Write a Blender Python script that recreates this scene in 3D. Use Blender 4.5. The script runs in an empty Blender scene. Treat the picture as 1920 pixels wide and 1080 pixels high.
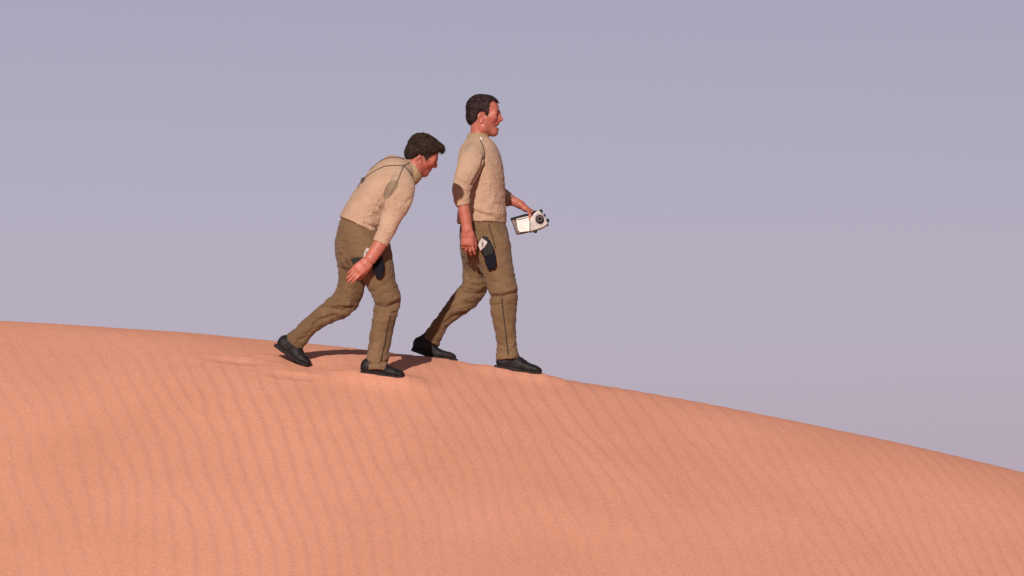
import bpy, bmesh, math, random
import numpy as np
from mathutils import Vector, Matrix
from mathutils.bvhtree import BVHTree

R = math.radians
SC = bpy.context.scene
COL = SC.collection
random.seed(7)
RNG = np.random.default_rng(11)

# ------------------------------------------------------------------ camera
CAM_Y, CAM_Z, PITCH, HFOV = -28.0, -1.443, R(4.0), R(12.84)
cd = bpy.data.cameras.new('camera')
cam = bpy.data.objects.new('camera', cd)
COL.objects.link(cam)
cam.location = (0, CAM_Y, CAM_Z)
cam.rotation_euler = (R(90) + PITCH, 0, 0)
cd.sensor_width = 36
cd.lens = 18 / math.tan(HFOV / 2)
cd.clip_start, cd.clip_end = 0.5, 20000
SC.camera = cam
CAMP = np.array([0, CAM_Y, CAM_Z])
FW = np.array([0, math.cos(PITCH), math.sin(PITCH)])
UPV = np.array([0, -math.sin(PITCH), math.cos(PITCH)])
TH = math.tan(HFOV / 2)

# ------------------------------------------------------------------ sky and sun
SUN_AZ, SUN_EL = R(12.5), R(24)          # the sun stands behind the camera, to its left
w = bpy.data.worlds.new('World')
SC.world = w
w.use_nodes = True
nt = w.node_tree
nt.nodes.clear()
sky = nt.nodes.new('ShaderNodeTexSky')
sky.sky_type = 'NISHITA'
sky.sun_disc = False
sky.sun_elevation = SUN_EL
sky.sun_rotation = math.pi - SUN_AZ
sky.altitude = 4500
sky.air_density = 0.7
sky.dust_density = 1.0
sky.ozone_density = 3.0
mul = nt.nodes.new('ShaderNodeMix')
mul.data_type = 'RGBA'
mul.blend_type = 'MULTIPLY'
mul.inputs[0].default_value = 1.0
mul.inputs[7].default_value = (1.65, 1.12, 0.78, 1)
bg = nt.nodes.new('ShaderNodeBackground')
bg.inputs[1].default_value = 0.1
wo = nt.nodes.new('ShaderNodeOutputWorld')
nt.links.new(sky.outputs[0], mul.inputs[6])
# dust hanging in the desert air: the longer the path through it, the more it veils the blue (airlight = 1 - exp(-tau / sin(elevation)))
DUST_TAU, DUST = 0.115, (4.55, 3.78, 4.58, 1)
tcw = nt.nodes.new('ShaderNodeTexCoord')
sep = nt.nodes.new('ShaderNodeSeparateXYZ')
nt.links.new(tcw.outputs['Generated'], sep.inputs[0])


def wmath(op, a, b):
    n = nt.nodes.new('ShaderNodeMath')
    n.operation = op
    for i, v in enumerate((a, b)):
        if isinstance(v, (int, float)):
            n.inputs[i].default_value = v
        else:
            nt.links.new(v, n.inputs[i])
    return n.outputs[0]


path = wmath('DIVIDE', -DUST_TAU, wmath('MAXIMUM', sep.outputs[2], 0.012))
veil = wmath('SUBTRACT', 1.0, wmath('POWER', math.e, path))
air = nt.nodes.new('ShaderNodeMix')
air.data_type = 'RGBA'
air.clamp_result = False
nt.links.new(veil, air.inputs[0])
nt.links.new(mul.outputs[2], air.inputs[6])
air.inputs[7].default_value = DUST
nt.links.new(air.outputs[2], bg.inputs[0])
nt.links.new(bg.outputs[0], wo.inputs[0])

sl = bpy.data.lights.new('sun', 'SUN')
sl.energy = 4.7
sl.angle = R(0.53)
sl.color = (1.0, 0.93, 0.84)
so = bpy.data.objects.new('sun', sl)
COL.objects.link(so)
sd = Vector((math.sin(SUN_AZ) * math.cos(SUN_EL), math.cos(SUN_AZ) * math.cos(SUN_EL), -math.sin(SUN_EL)))
so.rotation_euler = sd.to_track_quat('-Z', 'Y').to_euler()
so.location = (-8, -12, 12)

SC.view_settings.view_transform = 'Standard'
SC.view_settings.look = 'None'
SC.view_settings.exposure = 0.0
SC.view_settings.gamma = 1.0
SC.view_settings.use_curve_mapping = False
SC.render.engine = 'CYCLES'
SC.cycles.use_denoising = False
SC.cycles.use_adaptive_sampling = False


# ------------------------------------------------------------------ pixel <-> place
def ray(px, py):
    d = FW + np.array([1, 0, 0]) * ((px - 960) / 960 * TH) + UPV * ((540 - py) / 960 * TH)
    return d


def P(px, py, y):
    d = ray(px, py)
    t = (y - CAM_Y) / d[1]
    return CAMP + d * t


def proj(V):
    q = V - CAMP
    dep = q @ FW
    return np.stack([960 + q[:, 0] / dep / TH * 960, 540 - (q @ UPV) / dep / TH * 960], 1)


# ------------------------------------------------------------------ materials
def new_mat(name):
    m = bpy.data.materials.new(name)
    m.use_nodes = True
    t = m.node_tree
    return m, t, t.nodes['Principled BSDF']


def nd(t, typ, **kw):
    n = t.nodes.new(typ)
    for k, v in kw.items():
        setattr(n, k, v)
    return n


def mix_rgb(t, blend, fac, a, b):
    n = nd(t, 'ShaderNodeMix', data_type='RGBA', blend_type=blend)
    for sock, val in ((n.inputs[0], fac), (n.inputs[6], a), (n.inputs[7], b)):
        if hasattr(val, 'links') or hasattr(val, 'is_linked'):
            t.links.new(val, sock)
        else:
            sock.default_value = val
    return n.outputs[2]


def noise(t, scale, detail=4, rough=0.55, coord=None, mapping=None):
    tc = nd(t, 'ShaderNodeTexCoord')
    n = nd(t, 'ShaderNodeTexNoise')
    n.inputs['Scale'].default_value = scale
    n.inputs['Detail'].default_value = detail
    n.inputs['Roughness'].default_value = rough
    src = tc.outputs['Object']
    if mapping:
        mp = nd(t, 'ShaderNodeMapping')
        mp.inputs['Scale'].default_value = mapping
        t.links.new(src, mp.inputs[0])
        src = mp.outputs[0]
    t.links.new(src, n.inputs['Vector'])
    return n.outputs[0]


def ramp(t, src, p0, c0, p1, c1):
    r = nd(t, 'ShaderNodeValToRGB')
    e = r.color_ramp.elements
    e[0].position, e[0].color = p0, c0
    e[1].position, e[1].color = p1, c1
    t.links.new(src, r.inputs[0])
    return r.outputs[0]


def bump(t, b, src, strength, dist, prev=None):
    n = nd(t, 'ShaderNodeBump')
    n.inputs['Strength'].default_value = strength
    n.inputs['Distance'].default_value = dist
    t.links.new(src, n.inputs['Height'])
    if prev is not None:
        t.links.new(prev, n.inputs['Normal'])
    t.links.new(n.outputs[0], b.inputs['Normal'])
    return n.outputs[0]


def cloth_mat(name, ca, cb, dust=None, weave=420, rough=0.92):
    m, t, b = new_mat(name)
    n1 = noise(t, 9, 5)
    c = ramp(t, n1, 0.36, (*ca, 1), 0.66, (*cb, 1))
    n2 = noise(t, 260, 2, 0.7)
    c = mix_rgb(t, 'MULTIPLY', 1.0, c, ramp(t, n2, 0.3, (.80, .80, .80, 1), 0.7, (1.16, 1.16, 1.16, 1)))
    if dust:
        n3 = noise(t, 5, 4, 0.6)
        f = ramp(t, n3, 0.52, (0, 0, 0, 1), 0.75, (.55, .55, .55, 1))
        c = mix_rgb(t, 'MIX', f, c, (*dust, 1))
    t.links.new(c, b.inputs['Base Color'])
    b.inputs['Roughness'].default_value = rough
    b.inputs['Specular IOR Level'].default_value = 0.2
    b.inputs['Sheen Weight'].default_value = 0.08
    p = bump(t, b, n2, 0.5, 0.003)
    bump(t, b, noise(t, 38, 5, 0.6), 0.8, 0.011, p)
    return m


def plain_mat(name, c, rough=0.5, metal=0.0, var=0.25, scale=40, spec=0.5):
    m, t, b = new_mat(name)
    n1 = noise(t, scale, 4)
    lo = tuple(x * (1 - var) for x in c)
    hi = tuple(min(1, x * (1 + var)) for x in c)
    t.links.new(ramp(t, n1, 0.35, (*lo, 1), 0.65, (*hi, 1)), b.inputs['Base Color'])
    b.inputs['Roughness'].default_value = rough
    b.inputs['Metallic'].default_value = metal
    b.inputs['Specular IOR Level'].default_value = spec
    bump(t, b, n1, 0.15, 0.002)
    return m


M = {}
M['shirt'] = cloth_mat('tan knit', (.385, .245, .166), (.450, .295, .204))
M['trousers'] = cloth_mat('olive brown twill', (.126, .072, .036), (.175, .103, .053), dust=(.25, .148, .09))
M['collar'] = cloth_mat('olive collar knit', (.30, .215, .12), (.36, .26, .15))
M['patch'] = cloth_mat('dark brown patch cloth', (.035, .022, .018), (.05, .03, .024))
M['vent'] = cloth_mat('grey brown underarm mesh', (.225, .150, .100), (.275, .188, .126))
M['piping'] = cloth_mat('dark piping', (.075, .045, .028), (.10, .06, .04))
M['seam'] = cloth_mat('black brown seam', (.030, .018, .014), (.05, .03, .02))
M['shoe'] = plain_mat('black shoe leather', (.013, .010, .011), 0.6, 0, .35, 30, .22)
M['sole'] = plain_mat('dusty dark rubber sole', (.021, .016, .016), 0.85, 0, .4, 60, .15)
M['silver'] = plain_mat('silver grey plastic', (.36, .30, .285), 0.42, .25, .22, 45, .4)
M['white_plastic'] = plain_mat('pale plastic panel', (.66, .60, .56), 0.35, 0, .14, 30)
M['black_plastic'] = plain_mat('black plastic', (.009, .007, .0075), 0.6, 0, .3, 60, .18)
M['grey_plastic'] = plain_mat('worn grey brown plastic', (.13, .085, .075), 0.6, 0, .3, 40)
M['navy'] = plain_mat('dark navy nylon', (.0065, .006, .0115), 0.8, 0, .35, 70, .1)
M['eye'] = plain_mat('eye white', (.6, .5, .46), 0.25, 0, .05, 90)
M['iris'] = plain_mat('dark iris', (.03, .018, .012), 0.2, 0, .1, 90)
M['teeth'] = plain_mat('teeth', (.72, .62, .52), 0.35, 0, .05, 90)
M['mouth'] = plain_mat('mouth lining', (.10, .02, .018), 0.6, 0, .2, 90)


def hair_mat(name, c):
    m, t, b = new_mat(name)
    n1 = noise(t, 60, 4, 0.6)
    t.links.new(ramp(t, n1, 0.35, (*[x * .6 for x in c], 1), 0.68, (*[x * 2.2 for x in c], 1)), b.inputs['Base Color'])
    b.inputs['Roughness'].default_value = 0.7
    b.inputs['Specular IOR Level'].default_value = 0.18
    bump(t, b, noise(t, 220, 3), 0.3, 0.003)
    return m


def skin_mat(name, c):
    m, t, b = new_mat(name)
    at = nd(t, 'ShaderNodeAttribute', attribute_name='skin_tint')
    n1 = noise(t, 30, 4)
    col = ramp(t, n1, 0.35, (*[x * .88 for x in c], 1), 0.68, (*[x * 1.1 for x in c], 1))
    n2 = noise(t, 95, 3, 0.6)
    col = mix_rgb(t, 'MULTIPLY', 1.0, col, ramp(t, n2, 0.3, (.88, .80, .80, 1), 0.7, (1.08, 1.1, 1.1, 1)))
    col = mix_rgb(t, 'MULTIPLY', 1.0, col, at.outputs['Color'])
    t.links.new(col, b.inputs['Base Color'])
    b.inputs['Roughness'].default_value = 0.5
    b.inputs['Specular IOR Level'].default_value = 0.4
    b.inputs['Subsurface Weight'].default_value = 0.12
    b.inputs['Subsurface Radius'].default_value = (1.0, .35, .2)
    b.inputs['Subsurface Scale'].default_value = 0.008
    bump(t, b, noise(t, 160, 4), 0.25, 0.002)
    return m


M['skin'] = skin_mat('sunburnt skin', (.405, .125, .086))
M['hair_dark'] = hair_mat('dark brown hair', (.019, .0095, .0105))
M['hair_brown'] = hair_mat('brown hair', (.026, .0145, .0105))


def sand_mat():
    m, t, b = new_mat('orange sand')
    n1 = noise(t, 0.9, 5, 0.6)
    c = ramp(t, n1, 0.35, (.640, .278, .176, 1), 0.66, (.695, .309, .201, 1))
    g = noise(t, 150, 2, 0.75)
    c = mix_rgb(t, 'MULTIPLY', 1.0, c, ramp(t, g, 0.25, (.70, .66, .66, 1), 0.75, (1.26, 1.28, 1.30, 1)))
    g2 = noise(t, 38, 3, 0.7)
    c = mix_rgb(t, 'MULTIPLY', 1.0, c, ramp(t, g2, 0.25, (.94, .93, .93, 1), 0.75, (1.05, 1.06, 1.06, 1)))
    t.links.new(c, b.inputs['Base Color'])
    b.inputs['Roughness'].default_value = 0.95
    b.inputs['Specular IOR Level'].default_value = 0.1
    p = bump(t, b, g, 0.4, 0.003)
    bump(t, b, g2, 0.3, 0.006, p)
    return m


M['sand'] = sand_mat()


# ------------------------------------------------------------------ noise on points
def vnoise(Q, seed=0):
    I = np.floor(Q).astype(np.int64)
    Fr = Q - I
    Fr = Fr * Fr * (3 - 2 * Fr)

    def hsh(i, j, k):
        n = (i * 374761393 + j * 668265263 + k * 2147483647 + seed * 1274126177) & 0xFFFFFFFF
        n = ((n ^ (n >> 13)) * 1274126177) & 0xFFFFFFFF
        n = ((n ^ (n >> 16)) * 2246822519) & 0xFFFFFFFF
        return ((n ^ (n >> 15)) & 0xFFFF) / 65535.0 * 2 - 1
    out = 0
    for a in (0, 1):
        for b_ in (0, 1):
            for c in (0, 1):
                wgt = (Fr[:, 0] if a else 1 - Fr[:, 0]) * (Fr[:, 1] if b_ else 1 - Fr[:, 1]) * (Fr[:, 2] if c else 1 - Fr[:, 2])
                out = out + wgt * hsh(I[:, 0] + a, I[:, 1] + b_, I[:, 2] + c)
    return out


def fbm(Q, seed=0, octs=3):
    s, a = 0, 1.0
    for o in range(octs):
        s = s + a * vnoise(Q * 2 ** o + 17.3 * o, seed + o)
        a *= .5
    return s


# ------------------------------------------------------------------ mesh helpers
def mesh_obj(name, V, Fq, mat, parent=None, loc=None, smooth=True):
    me = bpy.data.meshes.new(name)
    V = np.asarray(V, dtype=np.float64)
    if loc is not None:
        V = V - np.asarray(loc)
    if isinstance(Fq, np.ndarray):
        n = Fq.shape[1]
        me.vertices.add(len(V))
        me.vertices.foreach_set('co', V.astype(np.float32).ravel())
        me.loops.add(Fq.size)
        me.loops.foreach_set('vertex_index', Fq.astype(np.int32).ravel())
        me.polygons.add(len(Fq))
        me.polygons.foreach_set('loop_start', np.arange(0, Fq.size, n, dtype=np.int32))
        me.update(calc_edges=True)
        me.validate()
    else:
        me.from_pydata([tuple(v) for v in V], [], Fq)
    if smooth:
        me.polygons.foreach_set('use_smooth', [True] * len(me.polygons))
    me.materials.append(mat)
    o = bpy.data.objects.new(name, me)
    COL.objects.link(o)
    if parent is not None:
        o.parent = parent
    return o


def vnormals(V, Fq):
    a, b, c, d = (V[Fq[:, i]] for i in range(4))
    fn = np.cross(c - a, d - b)
    N = np.zeros_like(V)
    for i in range(4):
        np.add.at(N, Fq[:, i], fn)
    return N / (np.linalg.norm(N, axis=1, keepdims=True) + 1e-12)


def tag(o, label=None, cat=None, group=None, kind=None):
    for k, v in (('label', label), ('category', cat), ('group', group), ('kind', kind)):
        if v:
            o[k] = v
    return o


def nrm(v):
    v = np.asarray(v, float)
    return v / np.linalg.norm(v)


# ------------------------------------------------------------------ implicit modelling on a tensor grid
class Field:
    def __init__(s, xs, ys, zs):
        s.ax = [np.asarray(a, np.float32) for a in (xs, ys, zs)]
        s.f = np.full([len(a) for a in s.ax], 1.0, np.float32)

    def box(s, lo, hi):
        sl = []
        for i in range(3):
            a = max(0, int(np.searchsorted(s.ax[i], lo[i])) - 1)
            b = min(len(s.ax[i]), int(np.searchsorted(s.ax[i], hi[i])) + 1)
            if b <= a:
                return None
            sl.append(slice(a, b))
        return tuple(sl)

    def pts(s, sl):
        return (s.ax[0][sl[0]][:, None, None], s.ax[1][sl[1]][None, :, None], s.ax[2][sl[2]][None, None, :])

    def put(s, fn, lo, hi, k, mode='add'):
        m = k + 0.015
        sl = s.box(np.asarray(lo) - m, np.asarray(hi) + m)
        if sl is None:
            return
        d = fn(*s.pts(sl)).astype(np.float32)
        f = s.f[sl]
        if mode == 'add':
            if k > 0:
                h = np.maximum(k - np.abs(f - d), 0) / k
                s.f[sl] = np.minimum(f, d) - h * h * k * .25
            else:
                s.f[sl] = np.minimum(f, d)
        else:
            d = -d
            if k > 0:
                h = np.maximum(k - np.abs(f - d), 0) / k
                s.f[sl] = np.maximum(f, d) + h * h * k * .25
            else:
                s.f[sl] = np.maximum(f, d)

    def seg(s, a, b, Ra, Rb, k=0.01, v=(0, 1, 0), mode='add'):
        a = np.asarray(a, float); b = np.asarray(b, float)
        Ra = (Ra, Ra) if np.isscalar(Ra) else Ra
        Rb = (Rb, Rb) if np.isscalar(Rb) else Rb
        wv = b - a
        L = np.linalg.norm(wv)
        if L < 1e-6:
            wv = np.array([0, 0, 1.0]); L = 1e-6
        else:
            wv = wv / L
        vv = np.asarray(v, float)
        vv = vv - wv * (vv @ wv)
        vv = nrm(vv) if np.linalg.norm(vv) > 1e-4 else nrm(np.cross(wv, [1, 0, 0.01]))
        uu = np.cross(vv, wv)
        mr = max(Ra + Rb) if isinstance(Ra, tuple) else max(list(Ra) + list(Rb))
        lo = np.minimum(a, b) - mr
        hi = np.maximum(a, b) + mr

        def fn(X, Y, Z):
            x, y, z = X - a[0], Y - a[1], Z - a[2]
            tw = x * wv[0] + y * wv[1] + z * wv[2]
            t = np.clip(tw / L, 0, 1)
            qw = tw - t * L
            qu = x * uu[0] + y * uu[1] + z * uu[2]
            qv = x * vv[0] + y * vv[1] + z * vv[2]
            ru = Ra[0] + (Rb[0] - Ra[0]) * t
            rv = Ra[1] + (Rb[1] - Ra[1]) * t
            rm = np.minimum(ru, rv)
            k0 = np.sqrt((qu / ru) ** 2 + (qv / rv) ** 2 + (qw / rm) ** 2)
            k1 = np.sqrt((qu / ru ** 2) ** 2 + (qv / rv ** 2) ** 2 + (qw / rm ** 2) ** 2) + 1e-6
            return k0 * (k0 - 1) / k1
        s.put(fn, lo, hi, k, mode)

    def ell(s, c, r, k=0.01, A=None, mode='add'):
        c = np.asarray(c, float)
        A = np.eye(3) if A is None else A     # rows are the axes
        mr = max(r)

        def fn(X, Y, Z):
            x, y, z = X - c[0], Y - c[1], Z - c[2]
            q = [x * A[i][0] + y * A[i][1] + z * A[i][2] for i in range(3)]
            k0 = np.sqrt(sum((q[i] / r[i]) ** 2 for i in range(3)))
            k1 = np.sqrt(sum((q[i] / r[i] ** 2) ** 2 for i in range(3))) + 1e-6
            return k0 * (k0 - 1) / k1
        s.put(fn, c - mr, c + mr, k, mode)

    def loft(s, secs, k=0.02, kin=0.006, n=4, scale=1.0, v=(0, 1, 0)):
        """secs: (centre, ru, rv[, v])"""
        C = np.array([q[0] for q in secs]); RR = np.array([[q[1], q[2]] for q in secs]) * scale
        VV = np.array([q[3] if len(q) > 3 else v for q in secs], float)
        D = np.hstack([C, RR, VV])
        out = []
        m = len(D)
        for i in range(m - 1):
            p0, p1, p2, p3 = D[max(i - 1, 0)], D[i], D[i + 1], D[min(i + 2, m - 1)]
            for j in range(n):
                t = j / n
                out.append(.5 * (2 * p1 + (p2 - p0) * t + (2 * p0 - 5 * p1 + 4 * p2 - p3) * t * t + (3 * p1 - p0 - 3 * p2 + p3) * t ** 3))
        out.append(D[-1])
        for q0, q1 in zip(out[:-1], out[1:]):
            s.seg(q0[:3], q1[:3], (q0[3], q0[4]), (q1[3], q1[4]), k if q0 is out[0] else kin + (k if False else 0), v=q0[5:8])

    def cut(s, point, normal, lo, hi, k=0.004):
        """take away what lies on the normal's side of the plane, inside a box"""
        p = np.asarray(point, float); n = nrm(normal)
        sl = s.box(np.asarray(lo), np.asarray(hi))
        if sl is None:
            return
        X, Y, Z = s.pts(sl)
        d = ((X - p[0]) * n[0] + (Y - p[1]) * n[1] + (Z - p[2]) * n[2]).astype(np.float32)
        f = s.f[sl]
        h = np.maximum(k - np.abs(f - d), 0) / k
        s.f[sl] = np.maximum(f, d) + h * h * k * .25

    def mesh(s):
        f = s.f
        sg = f < 0
        c = np.zeros([n - 1 for n in f.shape], np.int8)
        for i in (0, 1):
            for j in (0, 1):
                for k in (0, 1):
                    c += sg[i:f.shape[0] - 1 + i, j:f.shape[1] - 1 + j, k:f.shape[2] - 1 + k]
        mixed = (c > 0) & (c < 8)
        I = np.argwhere(mixed)
        vid = np.full(mixed.shape, -1, np.int32)
        vid[mixed] = np.arange(len(I))
        acc = np.zeros((len(I), 3)); cnt = np.zeros(len(I))
        cor = [(i, j, k) for i in (0, 1) for j in (0, 1) for k in (0, 1)]
        vals = {q: f[I[:, 0] + q[0], I[:, 1] + q[1], I[:, 2] + q[2]] for q in cor}
        for q in cor:
            for ax in range(3):
                if q[ax] == 0:
                    r = list(q); r[ax] = 1; r = tuple(r)
                    fa, fb = vals[q], vals[r]
                    m = (fa < 0) != (fb < 0)
                    t = np.where(m, fa / np.where(fa == fb, 1, fa - fb), 0)
                    pos = np.array(q, float)[None, :].repeat(len(I), 0)
                    pos[:, ax] += t
                    acc[m] += pos[m]; cnt[m] += 1
        pos = I + acc / cnt[:, None]
        V = np.stack([np.interp(pos[:, a], np.arange(len(s.ax[a])), s.ax[a]) for a in range(3)], 1)
        quads = []
        for ax in range(3):
            o1, o2 = [(1, 2), (2, 0), (0, 1)][ax]
            s0 = [slice(None)] * 3; s1 = [slice(None)] * 3
            s0[ax] = slice(0, -1); s1[ax] = slice(1, None)
            for o in (o1, o2):
                s0[o] = slice(1, -1); s1[o] = slice(1, -1)
            A, B = sg[tuple(s0)], sg[tuple(s1)]
            E = np.argwhere(A != B)
            fl = A[A != B]
            E[:, o1] += 1; E[:, o2] += 1
            def g(d1, d2):
                e = E.copy(); e[:, o1] += d1; e[:, o2] += d2
                return vid[e[:, 0], e[:, 1], e[:, 2]]
            q = np.stack([g(-1, -1), g(0, -1), g(0, 0), g(-1, 0)], 1)
            q[~fl] = q[~fl][:, ::-1]
            quads.append(q)
        Fq = np.concatenate(quads)
        Fq = Fq[(Fq >= 0).all(1)]
        return V, Fq


def axis(lo, hi, h, fine=()):
    """grid coordinates from lo to hi with step h, finer inside the given ranges"""
    out = [lo]
    while out[-1] < hi:
        x = out[-1]
        st = h
        for a, b, hh in fine:
            if a - h < x < b:
                st = min(st, hh)
        out.append(x + st)
    return np.array(out)


def smooth_mesh(V, Fq, it=2, lam=0.5):
    E = np.concatenate([Fq[:, [0, 1]], Fq[:, [1, 2]], Fq[:, [2, 3]], Fq[:, [3, 0]]])
    for i in range(it):
        S = np.zeros_like(V); n = np.zeros(len(V))
        np.add.at(S, E[:, 0], V[E[:, 1]]); np.add.at(n, E[:, 0], 1)
        np.add.at(S, E[:, 1], V[E[:, 0]]); np.add.at(n, E[:, 1], 1)
        l = lam if i % 2 == 0 else -lam * 1.02
        V = V + l * (S / n[:, None] - V)
    return V


def biggest(V, Fq):
    """keep the largest connected piece"""
    par = np.arange(len(V))
    E = np.concatenate([Fq[:, [0, 1]], Fq[:, [1, 2]], Fq[:, [2, 3]]])
    while True:
        m = np.minimum(par[E[:, 0]], par[E[:, 1]])
        new = par.copy()
        np.minimum.at(new, E[:, 0], m); np.minimum.at(new, E[:, 1], m)
        new = new[new]
        if (new == par).all():
            break
        par = new
    ids, cnt = np.unique(par, return_counts=True)
    keep = par == ids[np.argmax(cnt)]
    mp = np.cumsum(keep) - 1
    Fk = Fq[keep[Fq[:, 0]]]
    return V[keep], mp[Fk]


def seg_dist(Q, pts):
    best = np.full(len(Q), 1e9)
    for a, b in zip(pts[:-1], pts[1:]):
        a = np.array(a, float); b = np.array(b, float)
        ab = b - a
        t = np.clip(((Q - a) @ ab) / (ab @ ab + 1e-9), 0, 1)
        best = np.minimum(best, np.linalg.norm(Q - a - t[:, None] * ab, axis=1))
    return best


def in_poly(Q, poly):
    x, y = Q[:, 0], Q[:, 1]
    ins = np.zeros(len(Q), bool)
    n = len(poly)
    for i in range(n):
        x0, y0 = poly[i]; x1, y1 = poly[(i + 1) % n]
        c = ((y0 > y) != (y1 > y)) & (x < (x1 - x0) * (y - y0) / (y1 - y0 + 1e-12) + x0)
        ins ^= c
    return ins


def fold(V, N, folds, yr, side=-1):
    """creases: (path in photo pixels, amplitude m, half width px) pressed into the side turned to the photographer"""
    q = proj(V)
    face = np.clip(-N[:, 1] * 1.5 + .35, 0, 1) * ((V[:, 1] > yr[0]) & (V[:, 1] < yr[1]))
    d = np.zeros(len(V))
    for path, amp, wd in folds:
        dd = seg_dist(q, path)
        d += amp * np.exp(-(dd / (.82 * wd)) ** 2)
    return V + N * (1.35 * d * face)[:, None]


def tube(pts, r, n=6):
    pts = [np.asarray(p, float) for p in pts]
    V, F = [], []
    for i, p in enumerate(pts):
        t = nrm(pts[min(i + 1, len(pts) - 1)] - pts[max(i - 1, 0)])
        a = nrm(np.cross(t, [0.3, 1, 0.2])); b = np.cross(t, a)
        rr = r if np.isscalar(r) else r[i]
        for j in range(n):
            an = 2 * math.pi * j / n
            V.append(p + rr * (a * math.cos(an) + b * math.sin(an)))
    for i in range(len(pts) - 1):
        for j in range(n):
            F.append((i * n + j, i * n + (j + 1) % n, (i + 1) * n + (j + 1) % n, (i + 1) * n + j))
    F.append(tuple(range(n))[::-1]); F.append(tuple(range((len(pts) - 1) * n, len(pts) * n)))
    return V, F


def on_surface(bvh, path, n=26, lift=0.001):
    """points on a garment along a path"""
    path = [np.array(p, float) for p in path]
    L = np.cumsum([0] + [np.linalg.norm(b - a) for a, b in zip(path[:-1], path[1:])])
    out = []
    m = len(path)
    for s in np.linspace(0, L[-1], n):
        i = min(int(np.searchsorted(L, s, side='right')) - 1, m - 2)
        t = (s - L[i]) / (L[i + 1] - L[i])
        p0, p1, p2, p3 = path[max(i - 1, 0)], path[i], path[i + 1], path[min(i + 2, m - 1)]
        q = .5 * (2 * p1 + (p2 - p0) * t + (2 * p0 - 5 * p1 + 4 * p2 - p3) * t * t + (3 * p1 - p0 - 3 * p2 + p3) * t ** 3)
        d = nrm(ray(*q))
        h = bvh.ray_cast(Vector(CAMP), Vector(d), 100)
        if h[0] is not None:
            out.append(np.array(h[0]) + np.array(h[1]) * lift)
    return out


def patch_from(V, Fq, N, sel, lift=0.0025):
    f = Fq[sel]
    ids = np.unique(f)
    mp = np.full(len(V), -1); mp[ids] = np.arange(len(ids))
    A = V[ids] + N[ids] * lift
    B = V[ids] - N[ids] * lift
    f = mp[f]
    n = len(ids)
    E = {}
    for q in f:
        for i in range(4):
            e = (q[i], q[(i + 1) % 4])
            if (e[1], e[0]) in E:
                del E[(e[1], e[0])]
            else:
                E[e] = 1
    rim = np.array([(a, a + n, b + n, b) for a, b in E])[:, ::-1] if E else np.zeros((0, 4), int)
    return np.concatenate([A, B]), np.concatenate([f, f[:, ::-1] + n, rim])


# ------------------------------------------------------------------ the dune
SIL = np.array([(-900, 560), (-400, 582), (0, 600), (100, 606), (200, 612), (300, 618), (400, 626), (500, 635), (578, 643), (640, 649.5),
                (690, 655), (727, 660), (789, 668), (855, 678), (925, 690), (1022, 706), (1100, 718), (1200, 735), (1300, 753),
                (1500, 789), (1700, 833), (1920, 885), (2400, 1010), (3000, 1180)], float)
SLOPE, RND = 0.37, 0.25
cx = np.linspace(-12, 12, 481)
YC0 = 0.25


def crest_y(x):
    return YC0 + 0.05 * x + 0.0 * x * x


def drop(t):
    a = np.sqrt((SLOPE * t) ** 2 + RND ** 2) - RND
    return a


# crest height along x so that the ridge stands against the sky where the photograph shows it
silz = np.interp(cx, [P(q[0], q[1], 0.2)[0] for q in SIL], [P(q[0], q[1], 0.2)[2] for q in SIL])
ker = np.exp(-np.linspace(-2, 2, 17) ** 2); ker /= ker.sum()
pad = np.pad(silz, 8, mode='reflect', reflect_type='odd')
silz = np.convolve(pad, ker, 'valid')
cz = silz.copy()
tt = np.linspace(-1.5, 1.0, 251)
for it in range(6):
    for i in range(0, len(cx)):
        x = cx[i]
        yy = crest_y(x) + tt
        zz = cz[i] - drop(tt)
        pr = (zz - CAM_Z) / (yy - CAM_Y)
        tgt = (silz[i] - CAM_Z) / (0.2 - CAM_Y)
        cz[i] += (tgt - pr.max()) * 28
BASE = -3.15


def crest_z(x):
    z = np.interp(x, cx, cz)
    ex = np.abs(x) - 12
    return np.where(ex > 0, z + np.where(x > 0, -0.18, 0.10) * 14 * (1 - np.exp(-np.maximum(ex, 0) / 14)), z)


def base_h(x, y):
    t = y - crest_y(np.clip(x, -14, 14))
    z = crest_z(x) - drop(t)
    # the slip face flattens out into the desert plain
    k = 1.2
    b = BASE + 0.0 * x
    h = np.maximum(k - np.abs(z - b), 0) / k
    z = np.maximum(z, b) + h * h * k * .25
    return z


CONTACT = []     # (x, y, dz, radius)


def ground(x, y, ripples=True):
    x = np.asarray(x, float); y = np.asarray(y, float)
    z = base_h(x, y)
    for (cx_, cy_, dz, r) in CONTACT:
        z = z + dz * np.exp(-((x - cx_) ** 2 + (y - cy_) ** 2) / (r * r))
    return z


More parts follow.
